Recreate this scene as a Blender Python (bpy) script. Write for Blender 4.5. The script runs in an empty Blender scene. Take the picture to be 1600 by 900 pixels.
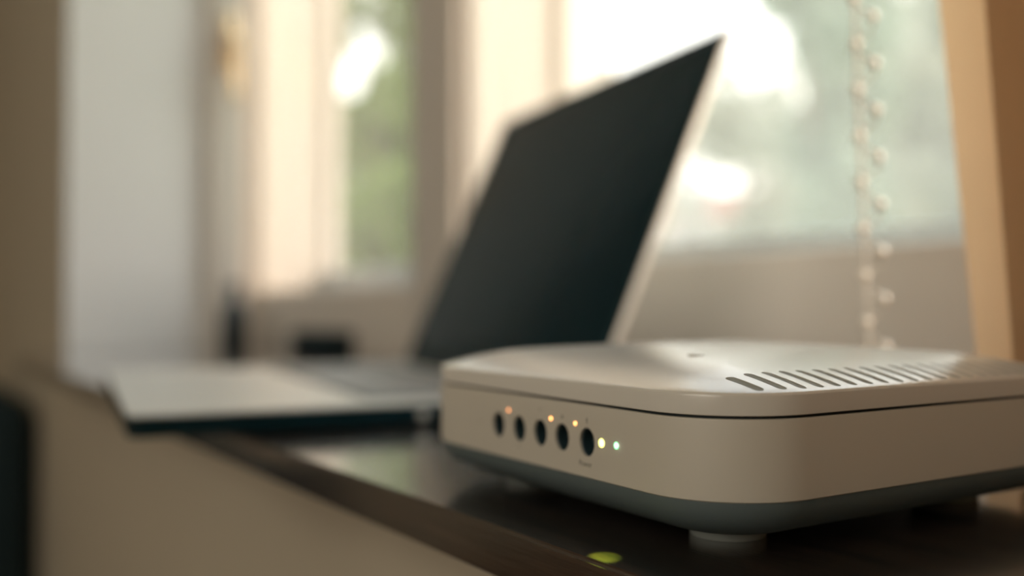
import bpy, bmesh, math, random
from mathutils import Vector, Matrix
random.seed(7)
S = bpy.context.scene
COL = S.collection

# ---------------------------------------------------------------- camera
EYE = 0.066
cam = bpy.data.cameras.new('camera'); camo = bpy.data.objects.new('camera', cam); COL.objects.link(camo)
yaw, pitch, roll = 0.983, 0.0193, -0.001
f = Vector((-math.sin(yaw)*math.cos(pitch), math.cos(yaw)*math.cos(pitch), math.sin(pitch)))
r = Vector((math.cos(yaw), math.sin(yaw), 0)); u = r.cross(f)
r2 = r*math.cos(roll)+u*math.sin(roll); u2 = u*math.cos(roll)-r*math.sin(roll)
M = Matrix((r2, u2, -f)).transposed().to_4x4(); M.translation = Vector((0, 0, EYE))
camo.matrix_world = M
cam.sensor_width = 36; cam.lens = 36*1496/1600
cam.clip_start = 0.01; cam.clip_end = 300
cam.dof.use_dof = True; cam.dof.focus_distance = 0.256; cam.dof.aperture_fstop = 3.45
S.camera = camo

# ---------------------------------------------------------------- world, sun, added room fill, exposure
W = bpy.data.worlds.new('world'); S.world = W; W.use_nodes = True
nt = W.node_tree; bg = nt.nodes['Background']
tc = nt.nodes.new('ShaderNodeTexCoord'); sep = nt.nodes.new('ShaderNodeSeparateXYZ'); cr = nt.nodes.new('ShaderNodeValToRGB')
nt.links.new(tc.outputs['Generated'], sep.inputs[0]); nt.links.new(sep.outputs['Z'], cr.inputs[0]); nt.links.new(cr.outputs[0], bg.inputs[0])
e = cr.color_ramp.elements
e[0].position = 0.0; e[0].color = (0.96, 0.93, 0.88, 1)
e[1].position = 0.8; e[1].color = (0.50, 0.62, 0.78, 1)
m = cr.color_ramp.elements.new(0.25); m.color = (0.90, 0.91, 0.91, 1)
bg.inputs[1].default_value = 3.9

sun = bpy.data.lights.new('sun', 'SUN'); suno = bpy.data.objects.new('sun', sun); COL.objects.link(suno)
sd = Vector((-1.0, -0.40, -0.30)).normalized()
suno.rotation_euler = sd.to_track_quat('-Z', 'Y').to_euler()
sun.energy = 3.3; sun.color = (1.0, 0.76, 0.60); sun.angle = math.radians(1.0)

fill = bpy.data.lights.new('added_fill_light', 'AREA'); fillo = bpy.data.objects.new('added_fill_light', fill); COL.objects.link(fillo)  # unseen warm fill, added behind the camera to brighten the room side
fill.shape = 'RECTANGLE'; fill.size = 1.6; fill.size_y = 1.2; fill.energy = 22.5; fill.color = (1.0, 0.92, 0.78)
fillo.location = (0.5, -2.3, 1.10); fillo.rotation_euler = (Vector((-0.5, 0.3, 0.1))-fillo.location).to_track_quat('-Z', 'Y').to_euler()

S.view_settings.view_transform = 'Standard'; S.view_settings.look = 'None'
S.view_settings.exposure = 0.0; S.view_settings.gamma = 1.0
S.cycles.max_bounces = 10; S.cycles.transparent_max_bounces = 16; S.cycles.sample_clamp_indirect = 6

# ---------------------------------------------------------------- materials
def mat(name, col, rough=0.5, metal=0.0, spec=0.5, coat=0.0, noise=None, bump=None, emit=None, trans=None):
    m = bpy.data.materials.new(name); m.use_nodes = True
    n = m.node_tree; b = n.nodes['Principled BSDF']
    b.inputs['Base Color'].default_value = (*col, 1); b.inputs['Roughness'].default_value = rough
    b.inputs['Metallic'].default_value = metal; b.inputs['Specular IOR Level'].default_value = spec
    b.inputs['Coat Weight'].default_value = coat; b.inputs['Coat Roughness'].default_value = 0.15
    co = n.nodes.new('ShaderNodeTexCoord')
    if noise:
        sc, amt = noise
        t = n.nodes.new('ShaderNodeTexNoise'); t.inputs['Scale'].default_value = sc; t.inputs['Detail'].default_value = 4
        n.links.new(co.outputs['Object'], t.inputs['Vector'])
        mx = n.nodes.new('ShaderNodeMix'); mx.data_type = 'RGBA'
        mx.inputs['A'].default_value = (*[c*(1-amt) for c in col], 1); mx.inputs['B'].default_value = (*[min(1, c*(1+amt)) for c in col], 1)
        n.links.new(t.outputs['Fac'], mx.inputs['Factor']); n.links.new(mx.outputs['Result'], b.inputs['Base Color'])
    if bump:
        sc, st = bump
        t = n.nodes.new('ShaderNodeTexNoise'); t.inputs['Scale'].default_value = sc; t.inputs['Detail'].default_value = 3
        n.links.new(co.outputs['Object'], t.inputs['Vector'])
        bp = n.nodes.new('ShaderNodeBump'); bp.inputs['Strength'].default_value = st; bp.inputs['Distance'].default_value = 0.001
        n.links.new(t.outputs['Fac'], bp.inputs['Height']); n.links.new(bp.outputs[0], b.inputs['Normal'])
    if emit:
        b.inputs['Emission Color'].default_value = (*emit[0], 1); b.inputs['Emission Strength'].default_value = emit[1]
    return m

def wood_mat():
    m = bpy.data.materials.new('dark_walnut'); m.use_nodes = True
    n = m.node_tree; b = n.nodes['Principled BSDF']; L = n.links.new
    co = n.nodes.new('ShaderNodeTexCoord'); mp = n.nodes.new('ShaderNodeMapping'); mp.inputs['Scale'].default_value = (4, 60, 60)
    L(co.outputs['Object'], mp.inputs[0])
    t = n.nodes.new('ShaderNodeTexNoise'); t.inputs['Scale'].default_value = 3.2; t.inputs['Detail'].default_value = 8; t.inputs['Distortion'].default_value = 0.8
    L(mp.outputs[0], t.inputs['Vector'])
    rp = n.nodes.new('ShaderNodeValToRGB'); L(t.outputs['Fac'], rp.inputs[0])
    rp.color_ramp.elements[0].position = 0.35; rp.color_ramp.elements[0].color = (0.013, 0.010, 0.009, 1)
    rp.color_ramp.elements[1].position = 0.68; rp.color_ramp.elements[1].color = (0.060, 0.038, 0.028, 1)
    L(rp.outputs[0], b.inputs['Base Color'])
    mp2 = n.nodes.new('ShaderNodeMapping'); mp2.inputs['Scale'].default_value = (40, 900, 900); L(co.outputs['Object'], mp2.inputs[0])
    t2 = n.nodes.new('ShaderNodeTexNoise'); t2.inputs['Scale'].default_value = 1.0; t2.inputs['Detail'].default_value = 3; L(mp2.outputs[0], t2.inputs['Vector'])
    bp = n.nodes.new('ShaderNodeBump'); bp.inputs['Strength'].default_value = 0.18; bp.inputs['Distance'].default_value = 0.0004
    L(t2.outputs['Fac'], bp.inputs['Height']); L(bp.outputs[0], b.inputs['Normal'])
    b.inputs['Coat Weight'].default_value = 1.0; b.inputs['Coat Roughness'].default_value = 0.13; b.inputs['Coat IOR'].default_value = 1.9; b.inputs['Roughness'].default_value = 0.19; b.inputs['Specular IOR Level'].default_value = 1.0
    return m

def cloth_mat(name, col, tcol, fac, weave=900):
    m = bpy.data.materials.new(name); m.use_nodes = True
    n = m.node_tree; n.nodes.clear(); L = n.links.new
    out = n.nodes.new('ShaderNodeOutputMaterial'); mix = n.nodes.new('ShaderNodeMixShader')
    d = n.nodes.new('ShaderNodeBsdfDiffuse'); t = n.nodes.new('ShaderNodeBsdfTranslucent')
    co = n.nodes.new('ShaderNodeTexCoord'); w = n.nodes.new('ShaderNodeTexWave'); w.inputs['Scale'].default_value = weave/2; w.inputs['Distortion'].default_value = 1.5
    w.bands_direction = 'Z'; w2 = n.nodes.new('ShaderNodeTexWave'); w2.inputs['Scale'].default_value = weave/2; w2.bands_direction = 'X'; w2.inputs['Distortion'].default_value = 1.5
    L(co.outputs['Object'], w.inputs[0]); L(co.outputs['Object'], w2.inputs[0])
    a = n.nodes.new('ShaderNodeMath'); a.operation = 'MULTIPLY'; L(w.outputs['Fac'], a.inputs[0]); L(w2.outputs['Fac'], a.inputs[1])
    mx = n.nodes.new('ShaderNodeMix'); mx.data_type = 'RGBA'; mx.inputs['A'].default_value = (*[c*0.8 for c in tcol], 1); mx.inputs['B'].default_value = (*[min(1, c*1.25) for c in tcol], 1)
    L(a.outputs[0], mx.inputs['Factor']); L(mx.outputs['Result'], t.inputs[0])
    d.inputs[0].default_value = (*col, 1); mix.inputs[0].default_value = fac
    L(d.outputs[0], mix.inputs[1]); L(t.outputs[0], mix.inputs[2]); L(mix.outputs[0], out.inputs[0])
    return m

def glass_mat(name, haze):
    m = bpy.data.materials.new(name); m.use_nodes = True
    n = m.node_tree; n.nodes.clear(); L = n.links.new
    out = n.nodes.new('ShaderNodeOutputMaterial'); mix = n.nodes.new('ShaderNodeMixShader'); mix2 = n.nodes.new('ShaderNodeMixShader')
    tr = n.nodes.new('ShaderNodeBsdfTransparent'); tr.inputs[0].default_value = (0.985, 0.98, 0.96, 1)
    gl = n.nodes.new('ShaderNodeBsdfGlossy'); gl.inputs['Roughness'].default_value = 0.02
    fr = n.nodes.new('ShaderNodeFresnel'); fr.inputs[0].default_value = 1.35
    df = n.nodes.new('ShaderNodeBsdfTranslucent'); df.inputs[0].default_value = (0.9, 0.9, 0.86, 1)
    geo = n.nodes.new('ShaderNodeNewGeometry'); ma = n.nodes.new('ShaderNodeMath'); ma.operation = 'MULTIPLY_ADD'; ma.inputs[1].default_value = 1/1.35-1.35; ma.inputs[2].default_value = 1.35
    L(geo.outputs['Backfacing'], ma.inputs[0]); L(ma.outputs[0], fr.inputs[0])
    L(fr.outputs[0], mix.inputs[0]); L(tr.outputs[0], mix.inputs[1]); L(gl.outputs[0], mix.inputs[2])
    mix2.inputs[0].default_value = haze; L(mix.outputs[0], mix2.inputs[1]); L(df.outputs[0], mix2.inputs[2]); L(mix2.outputs[0], out.inputs[0])
    return m

def leaf_mat(name, col, tcol):
    m = bpy.data.materials.new(name); m.use_nodes = True
    n = m.node_tree; n.nodes.clear(); L = n.links.new
    out = n.nodes.new('ShaderNodeOutputMaterial'); mix = n.nodes.new('ShaderNodeMixShader'); mix.inputs[0].default_value = 0.5
    d = n.nodes.new('ShaderNodeBsdfDiffuse'); t = n.nodes.new('ShaderNodeBsdfTranslucent'); d.inputs[0].default_value = (*col, 1); t.inputs[0].default_value = (*tcol, 1)
    L(d.outputs[0], mix.inputs[1]); L(t.outputs[0], mix.inputs[2]); L(mix.outputs[0], out.inputs[0])
    return m

M_WALL = mat('beige_wall_paint', (0.62, 0.55, 0.43), 0.8, noise=(3, 0.05), bump=(60, 0.2))
M_REV = mat('lit_reveal_paint', (0.86, 0.85, 0.83), 0.6)  # wall paint lightened to carry the window light on the niche side
M_CEIL = mat('white_ceiling_paint', (0.75, 0.72, 0.65), 0.9)
M_FLOOR = mat('oak_floor', (0.22, 0.13, 0.07), 0.5, noise=(6, 0.3))
M_FRAME = mat('cream_window_paint', (0.78, 0.715, 0.64), 0.45)
M_WOOD = wood_mat()
M_GLASS = glass_mat('window_glass', 0.015)
M_GLASS2 = glass_mat('hazy_window_glass', 0.10)  # translucent share put into the right outer pane as a hazy veil
M_ZINC = mat('grey_zinc', (0.55, 0.60, 0.62), 0.4, metal=0.3)
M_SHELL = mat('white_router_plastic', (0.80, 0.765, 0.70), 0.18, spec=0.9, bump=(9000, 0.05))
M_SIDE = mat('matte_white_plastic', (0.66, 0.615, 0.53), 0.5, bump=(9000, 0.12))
M_BELLY = mat('shaded_lower_plastic', (0.12, 0.155, 0.16), 0.5)  # shade under the router is darkened into this base colour
M_SLOT = mat('grey_vent_floor', (0.30, 0.30, 0.25), 0.7)
M_GAP = mat('dark_seam', (0.02, 0.028, 0.03), 0.8)
M_FOOT = mat('pale_rubber', (0.42, 0.45, 0.42), 0.6)
M_SOCK = mat('black_socket', (0.02, 0.045, 0.055), 0.5)
M_PRINT = mat('grey_print', (0.16, 0.15, 0.12), 0.6)
M_EMB = mat('pale_grey_emblem', (0.55, 0.53, 0.47), 0.4)
M_YEL = mat('yellow_led', (0.9, 0.9, 0.3), 0.4, emit=((0.95, 0.95, 0.20), 4.5))
M_GRN = mat('green_led', (0.2, 0.9, 0.4), 0.4, emit=((0.25, 0.95, 0.38), 2.6))
M_GRNC = mat('white_green_led', (0.8, 1, 0.8), 0.4, emit=((0.85, 1.0, 0.8), 7))
M_ORA = mat('orange_led', (1, 0.6, 0.2), 0.4, emit=((1.0, 0.42, 0.12), 5.5))
M_ORD = mat('dim_orange_led', (1, 0.5, 0.25), 0.4, emit=((0.9, 0.34, 0.12), 3.2))
M_LAPS = mat('silver_aluminium', (0.68, 0.67, 0.62), 0.38, metal=0.25)
M_LAPD = mat('black_laptop_case', (0.001, 0.018, 0.024), 0.5, spec=0.2)
M_SCR = mat('black_glossy_screen', (0.0004, 0.018, 0.026), 0.2, spec=0.06)
M_KEY = mat('grey_key_plastic', (0.24, 0.25, 0.25), 0.38)
M_DARK = mat('dark_teal_cloth', (0.010, 0.030, 0.040), 0.8)
M_BLK = mat('black_plastic', (0.010, 0.022, 0.028), 0.35)
M_BRASS = mat('polished_brass', (0.85, 0.62, 0.36), 0.22, metal=1.0)
M_CORD = mat('white_cord', (0.85, 0.78, 0.68), 0.5)
M_BEAD = mat('shiny_bead', (1.0, 0.90, 0.76), 0.32, metal=0.8, coat=1.0)
M_CURT = cloth_mat('orange_linen', (0.62, 0.40, 0.23), (0.92, 0.58, 0.33), 0.6, 1500)
M_CURT2 = cloth_mat('shaded_linen', (0.38, 0.27, 0.17), (0.48, 0.34, 0.22), 0.5, 1500)  # curtain cloth darkened and browned for light lost through two layers
M_BARK = mat('bark', (0.12, 0.09, 0.06), 0.9)
M_GRASS = mat('grass', (0.16, 0.24, 0.07), 0.9, noise=(0.6, 0.3))
M_RENDER = mat('pale_render', (0.72, 0.66, 0.58), 0.9)
M_ROOF = mat('red_roof', (0.35, 0.14, 0.09), 0.8)
M_PANE = mat('dark_pane', (0.05, 0.07, 0.08), 0.1)

# ---------------------------------------------------------------- helpers
def link(o, parent=None):
    COL.objects.link(o)
    if parent is not None: o.parent = parent
    return o
def tag(o, label=None, cat=None, group=None, kind=None):
    if label: o['label'] = label
    if cat: o['category'] = cat
    if group: o['group'] = group
    if kind: o['kind'] = kind
    return o
def empty(name, loc=(0, 0, 0), rz=0.0):
    o = bpy.data.objects.new(name, None); o.location = loc; o.rotation_euler = (0, 0, rz); o.empty_display_size = 0.02
    COL.objects.link(o); return o
def obj(name, bm, m, parent=None, smooth=None):
    me = bpy.data.meshes.new(name); bmesh.ops.recalc_face_normals(bm, faces=bm.faces); bm.to_mesh(me); bm.free()
    if m: me.materials.append(m)
    if smooth is not None:
        me.shade_smooth(); me.set_sharp_from_angle(angle=math.radians(smooth))
    return link(bpy.data.objects.new(name, me), parent)
def box(bm, x0, x1, y0, y1, z0, z1):
    v = [bm.verts.new(p) for p in ((x0,y0,z0),(x1,y0,z0),(x1,y1,z0),(x0,y1,z0),(x0,y0,z1),(x1,y0,z1),(x1,y1,z1),(x0,y1,z1))]
    for q in ((0,3,2,1),(4,5,6,7),(0,1,5,4),(1,2,6,5),(2,3,7,6),(3,0,4,7)): bm.faces.new([v[i] for i in q])
    return v
def bx(name, m, parent, *a, bev=0.0, seg=2):
    bm = bmesh.new(); box(bm, *a)
    if bev:
        bmesh.ops.bevel(bm, geom=bm.edges[:], offset=bev, segments=seg, affect='EDGES', profile=0.5)
    return obj(name, bm, m, parent, 40 if bev else None)
def loft(rings, cap0=True, cap1=True):
    bm = bmesh.new(); R = [[bm.verts.new(p) for p in ring] for ring in rings]; n = len(R[0])
    for a, b in zip(R, R[1:]):
        for i in range(n): bm.faces.new((a[i], a[(i+1) % n], b[(i+1) % n], b[i]))
    if cap0: bm.faces.new(R[0][::-1])
    if cap1: bm.faces.new(R[-1])
    return bm
def rrect(hx, hy, rad, z, n=10, m=1):
    pts = []
    for k, (sx, sy) in enumerate(((1, 1), (-1, 1), (-1, -1), (1, -1))):
        for i in range(n+1):
            t = math.pi/2*k + math.pi/2*i/n
            pts.append(((sx*(hx-rad)+rad*math.cos(t)), (sy*(hy-rad)+rad*math.sin(t)), z))
        if m > 1:
            nk = (k+1) % 4; nsx, nsy = ((1, 1), (-1, 1), (-1, -1), (1, -1))[nk]
            t = math.pi/2*(k+1); a = pts[-1]; b = (nsx*(hx-rad)+rad*math.cos(t), nsy*(hy-rad)+rad*math.sin(t))
            for j in range(1, m): pts.append((a[0]+(b[0]-a[0])*j/m, a[1]+(b[1]-a[1])*j/m, z))
    return pts
def circle(rad, z, n=32, cx=0, cy=0):
    return [(cx+rad*math.cos(2*math.pi*i/n), cy+rad*math.sin(2*math.pi*i/n), z) for i in range(n)]
def lathe(name, prof, m, parent=None, n=32, cx=0, cy=0, smooth=40):
    return obj(name, loft([circle(max(rr, 1e-5), z, n, cx, cy) for rr, z in prof]), m, parent, smooth)
def tube(name, pts, rad, m, parent=None, n=8):
    pts = [Vector(p) for p in pts]; rings = []
    for i, p in enumerate(pts):
        d = (pts[min(i+1, len(pts)-1)]-pts[max(i-1, 0)]).normalized()
        a = d.cross(Vector((0.3, 0.9, 0.1))).normalized(); b = d.cross(a)
        rings.append([p+(a*math.cos(2*math.pi*k/n)+b*math.sin(2*math.pi*k/n))*rad for k in range(n)])
    return obj(name, loft(rings), m, parent, 60)
def boolean(o, cutbm):
    me = bpy.data.meshes.new('cut'); bmesh.ops.recalc_face_normals(cutbm, faces=cutbm.faces); cutbm.to_mesh(me); cutbm.free()
    c = bpy.data.objects.new('cut', me); COL.objects.link(c); c.parent = o.parent
    md = o.modifiers.new('b', 'BOOLEAN'); md.object = c; md.operation = 'DIFFERENCE'; md.solver = 'EXACT'
    dg = bpy.context.evaluated_depsgraph_get(); new = bpy.data.meshes.new_from_object(o.evaluated_get(dg))
    o.modifiers.clear(); old = o.data; o.data = new; bpy.data.meshes.remove(old)
    bpy.data.objects.remove(c); bpy.data.meshes.remove(me)
    new.shade_smooth(); new.set_sharp_from_angle(angle=math.radians(25))

# ---------------------------------------------------------------- room shell
WY = 0.2435; FY = 0.53; OY = 0.68; XL = -1.60; XR = 1.03; ZF = -0.82; ZC = 1.75; ZT = 1.30
def st(name, m, *a, bev=0.0): return tag(bx(name, m, None, *a, bev=bev), kind='structure')
bm = bmesh.new()
box(bm, -3.0, 2.6, WY, 0.682, ZF, -0.0155)      # under the sill
box(bm, -3.0, XL, WY, 0.682, -0.0155, ZC)       # left of the niche
box(bm, XR, 2.6, WY, 0.682, -0.0155, ZC)        # right of the niche
box(bm, XL, XR, WY, 0.682, ZT, ZC)              # lintel
tag(obj('wall_front', bm, M_WALL), kind='structure')
st('wall_left', M_WALL, -3.1, -3.0, -3.4, 0.8, ZF, ZC)
st('wall_right', M_WALL, 2.6, 2.7, -3.4, 0.8, ZF, ZC)
st('wall_back', M_WALL, -3.1, 2.7, -3.5, -3.4, ZF, ZC)
st('floor', M_FLOOR, -3.1, 2.7, -3.5, 0.8, ZF-0.1, ZF)
st('ceiling', M_CEIL, -3.1, 2.7, -3.5, 0.8, ZC, ZC+0.1)

# window sill board with its cut back far corner
def sill():
    T = 0.0148
    out = [(XR-0.001, 0.156), (XR-0.001, FY+0.01), (XL+0.001, FY+0.01), (XL+0.001, WY-0.002), (-1.56, 0.205), (-1.47, 0.166), (-1.38, 0.156)]
    bm = bmesh.new(); a = [bm.verts.new((x, y, 0)) for x, y in out]; b = [bm.verts.new((x, y, -T)) for x, y in out]
    bm.faces.new(a); bm.faces.new(b[::-1]); n = len(a)
    for i in range(n): bm.faces.new((a[i], b[i], b[(i+1) % n], a[(i+1) % n]))
    bmesh.ops.recalc_face_normals(bm, faces=bm.faces)
    es = [e for e in bm.edges if all(abs(v.co.z) < 1e-6 for v in e.verts)]
    bmesh.ops.bevel(bm, geom=es, offset=0.0011, segments=3, affect='EDGES')
    o = obj('window_sill', bm, M_WOOD, None, 35)
    return tag(o, 'dark brown wooden window sill board under the router and laptop', 'window sill')
sill()

# ---------------------------------------------------------------- windows
def window(name, x0, x1, zb, gl, sash):
    w = tag(empty(name, ((x0+x1)/2, FY, 0)), kind='structure'); w.location = (0, 0, 0)
    bx('bottom_rail', M_FRAME, w, x0, x1, FY, OY-0.03, 0.0, zb, bev=0.003)
    bx('top_rail', M_FRAME, w, x0, x1, FY, OY, ZT-0.05, ZT, bev=0.002)
    bx('outer_rail', M_ZINC, w, x0, x1, OY-0.03, OY, 0.0, 0.128, bev=0.003)
    for xa, xb in ((x0, x0+sash), (x1-sash, x1)):
        bx('inner_stile', M_FRAME, w, xa, xb, FY, FY+0.028, zb, ZT-0.05, bev=0.002)
        bx('outer_stile', M_FRAME, w, xa, xb+0.0, OY-0.028, OY, 0.128, ZT-0.05, bev=0.002)
    bx('inner_pane', M_GLASS, w, x0+sash, x1-sash, FY+0.012, FY+0.015, zb-0.004, ZT-0.05)
    bx('outer_pane', gl, w, x0+sash, x1-sash, OY-0.016, OY-0.013, 0.124, ZT-0.05)
    return w
window('window_1', -1.57, -0.99, 0.092, M_GLASS, 0.010)
window('window_2', -0.89, 1.00, 0.105, M_GLASS2, 0.010)
st('trim_1', M_FRAME, XL, -1.57, 0.455, OY, 0.0, ZT, bev=0.003)      # left jamb
st('trim_2', M_FRAME, -0.99, -0.89, FY-0.012, 0.745, 0.0, ZT, bev=0.003)      # mullion, its outer depth shaped to shade the left jamb
st('trim_3', M_FRAME, 1.00, XR, FY, OY, 0.0, ZT, bev=0.003)
st('trim_4', M_ZINC, XL, XR, OY, 0.90, 0.045, 0.055, bev=0.002)      # outer metal ledge
st('trim_5', M_REV, XL, XL+0.006, WY+0.001, 0.455, 0.0, ZT)      # added panel, its brighter paint carries window light on the niche side
# window handle on the jamb
h = tag(empty('window_handle', (-1.57, 0.485, 0.50)), 'brass window handle on the left window frame, catching sunlight', 'window handle')
bx('base_plate', M_BRASS, h, 0.0, 0.004, -0.011, 0.011, -0.05, 0.05, bev=0.0015)
lathe('spindle', [(0.007, 0.0), (0.007, 0.022), (0.010, 0.024), (0.010, 0.034), (0.004, 0.038)], M_BRASS, h).rotation_euler = (0, math.pi/2, 0)
tube('lever', [(0.030, 0, 0), (0.034, 0, -0.02), (0.036, 0, -0.05), (0.034, 0, -0.085), (0.030, 0, -0.10)], 0.0065, M_BRASS, h)

# ---------------------------------------------------------------- router
RW = 0.1703; HW = RW/2; RC = 0.029; ZE = 0.0436
CX, CY = -0.165528, 0.17259; dl = -0.031; c_, s_ = math.cos(dl), math.sin(dl)
cen = (CX - c_*HW - s_*HW, CY - s_*HW + c_*HW)
rt = tag(empty('router', (cen[0], cen[1], 0), dl), 'white square wireless router with slotted top and glowing lights on the sill', 'router')
def g(d): return 0.0098*(1-math.exp(-d/0.030))
def ring(d, z, m=14): return rrect(HW-d, HW-d, max(RC-d, 0.0006), z, 12, m)
# lid
R = [ring(0.0014, 0.0379), ring(0.0002, 0.0379), ring(0, 0.0381), ring(0, ZE-0.0009), ring(0.0001, ZE-0.0004), ring(0.0004, ZE)]
for d in [0.001, 0.003, 0.006, 0.010, 0.014, 0.018, 0.022, 0.026, 0.030, 0.036, 0.043, 0.051, 0.060, 0.069, 0.077, 0.082, HW-0.0008]:
    R.append(ring(d, ZE+g(d)))
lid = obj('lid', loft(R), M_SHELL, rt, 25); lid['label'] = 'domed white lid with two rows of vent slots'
slots = [-HW+0.0176+0.006755*i for i in range(21)]
def surf(x, y):      # height of the lid over a point
    ax, ay = abs(x), abs(y); k = HW-RC
    d = RC-math.hypot(ax-k, ay-k) if ax > k and ay > k else HW-max(ax, ay)
    return ZE+g(max(d, 0.0))
def capsule(y, sgn, ztop, zbot, hw=0.00155, d0=0.0020, d1=0.0172, n=6):
    prof = []
    for k in range(n+1):
        t = -math.pi/2+math.pi*k/n; prof.append((d1+hw*math.cos(t)*1.0-hw, hw*math.sin(t)))
    for k in range(n+1):
        t = math.pi/2+math.pi*k/n; prof.append((d0+hw+hw*math.cos(t), hw*math.sin(t)))
    a = []; b = []
    for d, yy in prof:
        x = sgn*(HW-d); zz = surf(x, y+yy)
        a.append((x, y+yy, zz+zbot)); b.append((x, y+yy, zz+ztop))
    return a, b
def start(y, e=0.0): return (0.0046 if abs(y) > HW-0.020 else 0.0030 if abs(y) > HW-0.026 else 0.0024)-e
cb = bmesh.new()
for sgn in (1, -1):
    for y in slots:
        a, b = capsule(y, sgn, 0.003, -0.0017, d0=start(y))
        va = [cb.verts.new(p) for p in a]; vb = [cb.verts.new(p) for p in b]; n = len(va)
        cb.faces.new(va); cb.faces.new(vb)
        for i in range(n): cb.faces.new((va[i], va[(i+1) % n], vb[(i+1) % n], vb[i]))
boolean(lid, cb)
for sgn in (1, -1):
    for y in slots:
        a, b = capsule(y, sgn, -0.0001, -0.0016, hw=0.00160, d0=start(y, 0.0001))
        obj('vent_slot', loft([a, b]), M_SLOT, rt)
lathe('emblem', [(0.0028, 0), (0.0028, 0.0004), (0.0025, 0.0005)], M_EMB, rt).location = (HW-0.053, 0.040-HW, ZE+g(0.0405)-0.00035)
obj('seam_gasket', loft([ring(0.0012, 0.0366), ring(0.0012, 0.0384)]), M_GAP, rt)
# body
R = [ring(0.0006, 0.0156, 1), ring(0.0, 0.0160, 1), ring(0, 0.0364, 1), ring(0.0002, 0.0370, 1), ring(0.0008, 0.0371, 1)]
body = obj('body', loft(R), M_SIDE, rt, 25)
PORTS = [0.0566, 0.0694, 0.0814, 0.0938, 0.1068]; PZ = 0.0262
cb = bmesh.new()
for uu in PORTS:
    x = HW-uu; a = [(x+0.0037*math.cos(t*math.pi/16), -HW-0.002, PZ+0.0042*math.sin(t*math.pi/16)) for t in range(32)]
    b = [(p[0], -HW+0.007, p[2]) for p in a]
    va = [cb.verts.new(p) for p in a]; vb = [cb.verts.new(p) for p in b]
    cb.faces.new(va); cb.faces.new(vb)
    for i in range(32): cb.faces.new((va[i], va[(i+1) % 32], vb[(i+1) % 32], vb[i]))
boolean(body, cb)
sockme = None
for uu in PORTS:
    if sockme is None:
        prof = [(0.0036, -0.0), (0.0037, 0.0066), (0.0, 0.0067)]
        rings = []
        def ell(rad, y): return [(rad*math.cos(t*math.pi/16), y, rad*1.13*math.sin(t*math.pi/16)) for t in range(32)]
        bm = loft([ell(0.00368, 0.0008), ell(0.0033, 0.0010), ell(0.0031, 0.0062), ell(0.0011, 0.0062), ell(0.0010, 0.0030), ell(0.0004, 0.0022)], cap0=False)
        o = obj('socket', bm, M_SOCK, rt, 40); sockme = o.data
    else: o = link(bpy.data.objects.new('socket', sockme), rt)
    o.location = (HW-uu, -HW, PZ)
def led(name, uu, z, rad, m, lab=None, parent=None):
    bm = loft([[(rr*math.cos(t*math.pi/10), y, rr*math.sin(t*math.pi/10)) for t in range(20)] for rr, y in ((rad, 0.0004), (rad, -0.00012), (rad*0.6, -0.0003))])
    o = obj(name, bm, m, rt, 40); o.location = (HW-uu, -HW, z)
    if lab: o['label'] = lab
    return o
led('indicator_light', 0.1002, 0.0316, 0.00055, M_ORD, 'dim orange indicator light')
led('indicator_light', 0.0753, 0.0313, 0.0005, M_ORA, 'orange indicator light')
led('indicator_light', 0.0624, 0.0311, 0.0005, M_ORA, 'orange indicator light')
led('indicator_light', 0.0495, 0.0268, 0.0012, M_YEL, 'bright yellow indicator light')
gl_ = led('indicator_light', 0.0427, 0.0269, 0.0010, M_GRN, 'green indicator light with white centre')
o = led('light_core', 0.0423, 0.0270, 0.00045, M_GRNC); o.location.y -= 0.0003
# printed marks
def mark(uu, z, pts, wd=0.0002):
    bm = bmesh.new()
    for x0, z0, x1, z1 in pts:
        a = Vector((x0, 0, z0)); b = Vector((x1, 0, z1)); nrm = (b-a).cross(Vector((0, 1, 0))).normalized()*wd/2
        q = [bm.verts.new((v.x, y, v.z)) for y in (0.0001, -0.00004) for v in (a-nrm, b-nrm, b+nrm, a+nrm)]
        bm.faces.new(q[4:]); bm.faces.new(q[:4])
        for i in range(4): bm.faces.new((q[i], q[(i+1) % 4], q[4+(i+1) % 4], q[4+i]))
    o = obj('printed_symbol', bm, M_PRINT, rt); o.location = (HW-uu, -HW, z); return o
mm = 0.001
ring8 = [(0.45*mm*math.cos(a*math.pi/4), 0.45*mm*math.sin(a*math.pi/4), 0.45*mm*math.cos((a+1)*math.pi/4), 0.45*mm*math.sin((a+1)*math.pi/4)) for a in range(8)]
mark(0.0566, 0.0324, [(0, -0.7*mm, 0, 0.1*mm), (-0.3*mm, 0.3*mm, 0.3*mm, 0.3*mm), (0, 0.3*mm, 0, 0.9*mm)], 0.35*mm)
mark(0.0692, 0.0324, ring8, 0.25*mm)
mark(0.0815, 0.0335, ring8, 0.08*mm)
mark(0.0938, 0.0203, [(-0.8*mm, 0, 0.8*mm, 0), (0, 0, 0, 0.7*mm)], 0.12*mm)
mark(0.1190, 0.0262, [(-0.5*mm, -0.5*mm, 0.5*mm, 0.5*mm)], 0.15*mm)
cu = bpy.data.curves.new('t', 'FONT'); cu.body = 'Power'; cu.size = 0.0024; cu.align_x = 'CENTER'; cu.extrude = 0.00003
to = bpy.data.objects.new('t', cu); COL.objects.link(to)
tm = bpy.data.meshes.new_from_object(to.evaluated_get(bpy.context.evaluated_depsgraph_get())); bpy.data.objects.remove(to)
tm.materials.clear(); tm.materials.append(M_PRINT)
o = link(bpy.data.objects.new('printed_word', tm), rt); o.rotation_euler = (math.pi/2, 0, 0); o.location = (HW-0.0574, -HW, 0.0190)
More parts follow.
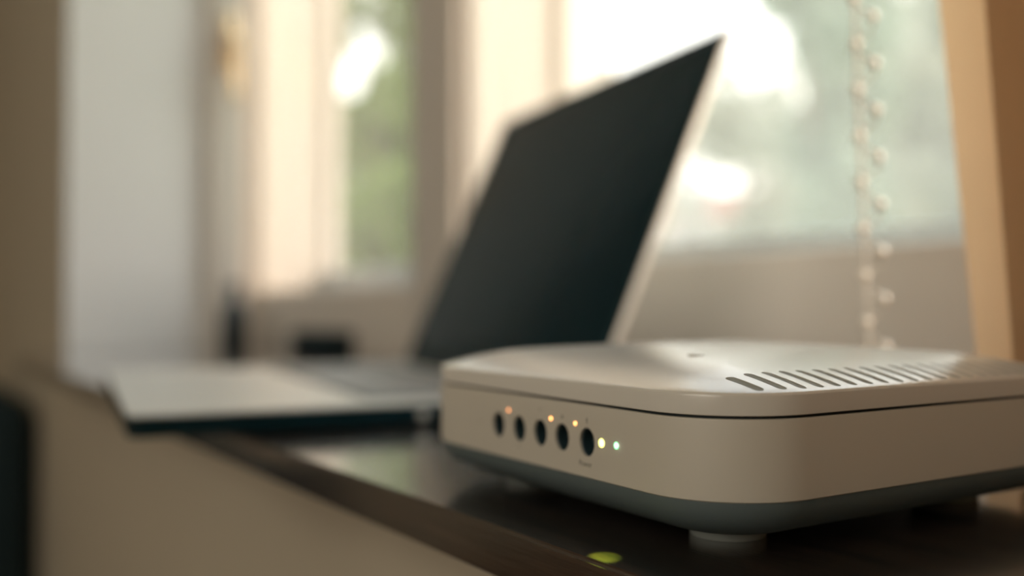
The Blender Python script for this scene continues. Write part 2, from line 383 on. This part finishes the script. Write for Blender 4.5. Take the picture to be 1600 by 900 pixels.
# lower shell and feet
R = []
for k in range(10):
    t = k/9*math.pi/2; R.append(ring(0.0005+0.0205*(1-math.cos(t)), 0.0154-0.0115*math.sin(t), 1))
R = [ring(0.0014, 0.0159, 1), ring(0.0005, 0.0158, 1)]+R
obj('lower_shell', loft(R), M_BELLY, rt, 40)
IN = HW-0.0337
for sx in (1, -1):
    for sy in (1, -1):
        lathe('foot', [(0.0107, 0.0), (0.0110, 0.0004), (0.0110, 0.0039)], M_FOOT, rt, 40, sx*IN, sy*IN)
# the yellow light's own beam falls on the sill edge
def world_from(uu, z, out):
    x = HW-uu; y = -HW-out
    return Vector((cen[0]+c_*x-s_*y, cen[1]+s_*x+c_*y, z))
sp = bpy.data.lights.new('indicator_beam', 'SPOT'); so = bpy.data.objects.new('indicator_beam', sp); COL.objects.link(so)
so.location = world_from(0.0495, 0.0268, 0.0006)
tgt = Vector((-0.1977, 0.161, 0.0))
so.rotation_euler = (tgt-so.location).to_track_quat('-Z', 'Y').to_euler()
sp.spot_size = math.radians(17); sp.spot_blend = 0.8; sp.energy = 0.35; sp.color = (0.75, 1.0, 0.08); sp.shadow_soft_size = 0.0005

# ---------------------------------------------------------------- laptop
LW, LD, LL, LT, TH = 0.359, 0.260, 0.257, 0.0132, 0.412
a_ = 2.984; hn = Vector((-0.4513, 0.3597)); w_ = Vector((math.cos(a_), math.sin(a_)))
hc = hn + w_*LW/2
lp = tag(empty('laptop', (hc.x, hc.y, 0), a_-math.pi), 'open silver laptop with a black screen behind the router', 'laptop')
def plate(name, m, parent, x0, x1, y0, y1, z0, z1, rad=0.008, ch=0.0012):
    cx, cy, hx, hy = (x0+x1)/2, (y0+y1)/2, (x1-x0)/2, (y1-y0)/2
    rr = [(ch, z0), (0, z0+ch), (0, z1-ch), (ch, z1)]
    rings = [[(p[0]+cx, p[1]+cy, p[2]) for p in rrect(hx-d, hy-d, max(rad-d, 0.0002), z, 6)] for d, z in rr]
    return obj(name, loft(rings), m, parent, 30)
plate('base', M_LAPD, lp, -LW/2, LW/2, -LD, 0.0, 0.0015, LT-0.0016)
deck = plate('deck', M_LAPS, lp, -LW/2, LW/2, -LD, 0.0, LT-0.0016, LT, ch=0.0006)
for sx in (-1, 1):
    for y in (-0.03, -LD+0.03):
        lathe('rubber_foot', [(0.006, 0), (0.006, 0.0016)], M_BLK, lp, 16, sx*(LW/2-0.03), y)
kb = plate('keyboard', M_LAPD, lp, -0.150, 0.150, -0.132, -0.022, LT-0.0002, LT+0.0003, rad=0.003, ch=0.0001)
kw = 0.0187; krow = 0.0175
keys = {}
def key(x, y, w):
    k = round(w, 5)
    if k not in keys:
        bm = loft([rrect(w/2-d, krow/2-0.0011-d, 0.0012, z, 2) for d, z in ((0, 0), (0, 0.0010), (0.0006, 0.0014))])
        o = obj('key', bm, M_KEY, kb, 30); keys[k] = o.data
    else: o = link(bpy.data.objects.new('key', keys[k]), kb)
    o.location = (x, y, LT+0.0002)
layout = [[1]*15, [1]*13+[2], [1.5]+[1]*12+[1.5], [1.8]+[1]*11+[2.2], [2.3]+[1]*10+[2.7], [1.2, 1, 1, 1.2, 5.6, 1.2, 1, 1, 1, 0.8]]
for ri, row in enumerate(layout):
    tot = sum(row); x = -0.148; sc = 0.296/tot
    for wv in row:
        w = wv*sc; key(x+w/2, -0.0225-krow*(ri+0.55), w-0.0022); x += w
plate('touchpad', M_LAPS, lp, -0.055, 0.055, -LD+0.018, -LD+0.098, LT-0.0002, LT+0.0004, rad=0.004, ch=0.0002)
for i, (y, w) in enumerate(((-0.060, 0.012), (-0.085, 0.012), (-0.108, 0.006))):
    bx('port', M_LAPS, lp, LW/2-0.002, LW/2+0.0003, y-w/2, y+w/2, 0.004, 0.0085, bev=0.0004)
lathe('hinge', [(0.0055, -0.15), (0.0055, 0.15)], M_LAPD, lp, 20).matrix_local = Matrix.Translation((0, 0.001, LT-0.001)) @ Matrix.Rotation(math.pi/2, 4, 'Y')
# lid
bm = loft([[(p[0], -p[2], p[1]+LL/2) for p in rrect(LW/2-d, LL/2-d, 0.003, z, 6)] for d, z in ((0.0008, -0.0046), (0, -0.0038), (0, -0.0006), (0.0006, 0.0))])
ld = obj('screen_lid', bm, M_LAPS, lp, 30); ld.location = (0, 0.0, LT); ld.rotation_euler = (-TH, 0, 0); ld['label'] = 'silver screen lid leaning back, rim lit warm'
def lidplate(name, m, x0, x1, z0, z1, y0, y1, rad):
    cx, cz = (x0+x1)/2, (z0+z1)/2
    b = loft([[(p[0]+cx, yy, p[1]+cz) for p in rrect((x1-x0)/2, (z1-z0)/2, rad, 0, 6)] for yy in (y0, y1)])
    return obj(name, b, m, ld)
lidplate('bezel', M_LAPD, -LW/2+0.0012, LW/2-0.0012, 0.0012, LL-0.0012, 0.0002, -0.0006, 0.0022)
lidplate('display', M_SCR, -LW/2+0.008, LW/2-0.008, 0.020, LL-0.010, -0.0004, -0.0009, 0.001)
lidplate('webcam', M_BLK, -0.003, 0.003, LL-0.0085, LL-0.0045, -0.0005, -0.0012, 0.0015)

# ---------------------------------------------------------------- blind cord with beads
cd = tag(empty('blind_cord', (-0.287, 0.395, 0.0)), 'pale looped blind cord with shiny beads hanging behind the router', 'blind cord')
def cx_at(z): return (-(z-0.066)*0.036, 0.0)
N = 60
zs = [0.004+1.246*i/N for i in range(N+1)]
tube('cord', [(cx_at(z)[0], 0, z) for z in zs], 0.0010, M_CORD, cd, 6)
beadz = [0.066+(479-y)/1496*0.47 for y in (18, 88, 153, 217, 290, 395, 480)]
pitch_z = 0.0225
pts = []
z = 0.015
while z < 1.25:
    ph = (z-beadz[4])/pitch_z*2*math.pi
    pts.append((cx_at(z)[0]+0.005*(1-math.cos(ph)), 0.004*math.sin(ph), z)); z += 0.0022
tube('wound_cord', pts, 0.0006, M_CORD, cd, 5)
bm = loft([circle(max(0.0027*math.sin(math.pi*k/8), 1e-5), -0.0027*math.cos(math.pi*k/8), 12) for k in range(9)])
bo = obj('bead', bm, M_BEAD, cd, 80); bd = bo.data; first = True
k = -3
while True:
    zb = beadz[4]+k*pitch_z
    if zb > 0.5: break
    for dx, dz in ((0, 0), (0.010, -pitch_z/2)):
        if zb+dz < 0.03: continue
        o = bo if first else link(bpy.data.objects.new('bead', bd), cd); first = False
        o.location = (cx_at(zb+dz)[0]+dx, -0.001, zb+dz)
    k += 1

# ---------------------------------------------------------------- curtain
ct = tag(empty('curtain', (0, 0, 0)), 'orange brown linen curtain glowing at the right of the window', 'curtain')
def sheet(name, x0, y0, x1, slant, amp, wl, m, seed):
    bm = bmesh.new(); nx, nz = 220, 24; g_ = []
    for j in range(nz+1):
        z = 0.003+1.24*j/nz; row = []
        for i in range(nx+1):
            t = i/nx; x = x0+(x1-x0)*t; sh = -slant*(min(z, 0.5)-0.046)*(1-t)
            yy = y0+amp*(1-math.cos(2*math.pi*(x-x0)/wl))*0.5+0.25*amp*math.sin((x-x0)*2*math.pi/wl*0.37+seed)*min(1, t*8)
            row.append(bm.verts.new((x+sh, yy, z)))
        g_.append(row)
    for j in range(nz):
        for i in range(nx): bm.faces.new((g_[j][i], g_[j][i+1], g_[j+1][i+1], g_[j+1][i]))
    return obj(name, bm, m, ct, 80)
sheet('back_layer', -0.219, 0.372, 0.95, 0.10, 0.030, 0.075, M_CURT, 0.4)
sheet('front_layer', -0.1985, 0.362, 0.95, 0.07, -0.012, 0.06, M_CURT2, 1.4)
lathe('curtain_rod', [(0.009, -0.65), (0.009, 0.65)], M_BRASS, ct, 16).matrix_local = Matrix.Translation((0.37, 0.38, 1.25)) @ Matrix.Rotation(math.pi/2, 4, 'Y')

# ---------------------------------------------------------------- small things on the far sill
def at(px, py, z):   # point at a given distance along the view
    return Vector((0, 0, EYE)) + (f + r2*((px-800)/1496) + u2*((450-py)/1496))*z
p = at(366, 500, 1.46)
b = tag(empty('bottle', (p.x, p.y, 0)), 'small dark bottle standing on the sill in the far window corner', 'bottle')
lathe('body', [(0.018, 0.0), (0.020, 0.004), (0.020, 0.055), (0.015, 0.068), (0.008, 0.076), (0.008, 0.084)], M_BLK, b)
lathe('cap', [(0.0095, 0.082), (0.0095, 0.100), (0.008, 0.102)], M_DARK, b)
p = at(505, 520, 1.30)
b = tag(empty('spectacle_case', (p.x, p.y, 0), 0.3), 'dark spectacle case lying on the sill behind the laptop', 'case')
for nm, z0, z1 in (('lower_half', 0, 0.016), ('upper_half', 0.0165, 0.033)):
    plate(nm, M_DARK if nm == 'upper_half' else M_BLK, b, -0.06, 0.06, -0.022, 0.022, z0, z1, rad=0.02, ch=0.007)

# ---------------------------------------------------------------- armchair in the room
ac = tag(empty('armchair', (-2.11, -0.108, ZF)), 'dark upholstered armchair standing in front of the window wall', 'armchair')
bx('seat', M_DARK, ac, -0.30, 0.26, -0.28, 0.22, 0.24, 0.44, bev=0.04, seg=3)
bx('backrest', M_DARK, ac, -0.30, 0.30, 0.20, 0.34, 0.22, 0.735, bev=0.05, seg=4)
for sx in (-1, 1):
    bx('armrest', M_DARK, ac, *sorted((sx*0.27, sx*0.36)), -0.28, 0.22, 0.22, 0.60, bev=0.03, seg=3)
    for y in (-0.22, 0.26):
        lathe('leg', [(0.014, 0), (0.022, 0.24)], M_WOOD, ac, 12, sx*0.28, y)

# ---------------------------------------------------------------- outdoors
GZ = -3.2
bm = bmesh.new(); box(bm, -90, 60, 0.9, 120, GZ-0.2, GZ)
tag(obj('lawn', bm, M_GRASS), kind='structure')
LM = [leaf_mat('mid_leaves', (0.18, 0.24, 0.09), (0.32, 0.42, 0.10)), leaf_mat('hazed_pale_leaves', (0.42, 0.43, 0.36), (0.58, 0.58, 0.46)), leaf_mat('hazed_deep_leaves', (0.27, 0.32, 0.26), (0.43, 0.49, 0.36)), leaf_mat('highlight_white', (0.85, 0.82, 0.78), (0.85, 0.82, 0.78))]  # pale and deep leaves are lightened, outdoor haze put into their colour
def tree(px, dist, top, rad, k, label, n=6500, name='tree', cat='tree'):
    rnd = random.Random(int(px*7+dist*13))
    q = at(px, 479, dist); base = Vector((q.x, q.y, GZ)); h = top-GZ
    t = tag(empty(name, base), label, cat, None)
    lathe('trunk', [(0.22*rad/2, 0), (0.15*rad/2, h*0.4), (0.05, h*0.8)], M_BARK, t, 10)
    blobs = []
    for i in range(22):
        zz = rnd.uniform(0.22, 0.90); rr = rad*math.sin(math.pi*min(1, zz*0.9+0.12))**0.5*rnd.random()**0.5*0.75; th = rnd.uniform(0, 6.283)
        blobs.append((Vector((rr*math.cos(th), rr*math.sin(th), zz*h)), rad*rnd.uniform(0.28, 0.48)))
    bm = bmesh.new()
    for i in range(n):
        c, br = rnd.choice(blobs)
        d = Vector((rnd.gauss(0, 1), rnd.gauss(0, 1), rnd.gauss(0, 1))).normalized()*br*rnd.random()**0.33
        p = c+d; s = rnd.uniform(0.11, 0.24)
        a = Vector((rnd.gauss(0, 1), rnd.gauss(0, 1), rnd.gauss(0, 1))).normalized(); b = a.cross(Vector((rnd.gauss(0, 1), rnd.gauss(0, 1), 1.1))).normalized()
        bm.faces.new([bm.verts.new(p+a*s), bm.verts.new(p+b*s*0.5), bm.verts.new(p-a*s), bm.verts.new(p-b*s*0.5)])
    cr_ = obj('crown', bm, LM[k], t); cr_['kind'] = 'stuff'
    return t
tree(575, 15, 5.7, 2.5, 0, 'light green tree seen through the left window', 7500)
tree(610, 30, 8.5, 2.6, 0, 'tall tree farther off, filling the gap in the left window')
tree(705, 22, 6.5, 2.0, 0, 'tree standing outside, hidden behind the window post')
tree(440, 42, 11, 3.0, 0, 'tall tree beyond the sunlit window jamb')
tree(1265, 13, 5.6, 1.5, 2, 'deep green tree in the middle of the right window', 4200)
tree(1165, 26, 8.0, 2.6, 1, 'pale far tree beside the laptop screen corner', 4000)
tree(1390, 21, 8.6, 2.6, 1, 'tall pale tree seen behind the beaded blind cord', 4000)
tree(1490, 15, 6.5, 1.8, 1, 'green tree beside the curtain edge', 4200)
tree(930, 32, 5.5, 3.2, 0, 'far tree hidden behind the laptop lid')
tree(1090, 17, 2.7, 0.95, 3, 'white shrub added for the bright highlight low in the right window', 3200, 'highlight_shrub', 'shrub')  # added object, its white leaves stand in for a blurred bright highlight
q = at(1200, 479, 40)
hs = tag(empty('house', (q.x, q.y, GZ), math.radians(35)), 'pale rendered house far beyond the trees', 'house')
bx('wall', M_RENDER, hs, -6, 6, -4, 4, 0, 6.0)
bm = bmesh.new()
v = [bm.verts.new(p) for p in ((-6.4, -4.4, 6), (6.4, -4.4, 6), (6.4, 4.4, 6), (-6.4, 4.4, 6), (-6.4, 0, 8.2), (6.4, 0, 8.2))]
for fidx in ((0, 1, 5, 4), (2, 3, 4, 5), (0, 4, 3), (1, 2, 5), (0, 3, 2, 1)): bm.faces.new([v[i] for i in fidx])
obj('roof', bm, M_ROOF, hs)
for i in range(4):
    for z in (1.2, 3.9):
        wn = bx('window', M_FRAME, hs, -4.9+i*2.9, -3.8+i*2.9, -4.05, -3.98, z, z+1.3); bx('pane', M_PANE, wn, -4.8+i*2.9, -3.9+i*2.9, -4.07, -4.0, z+0.1, z+1.2)
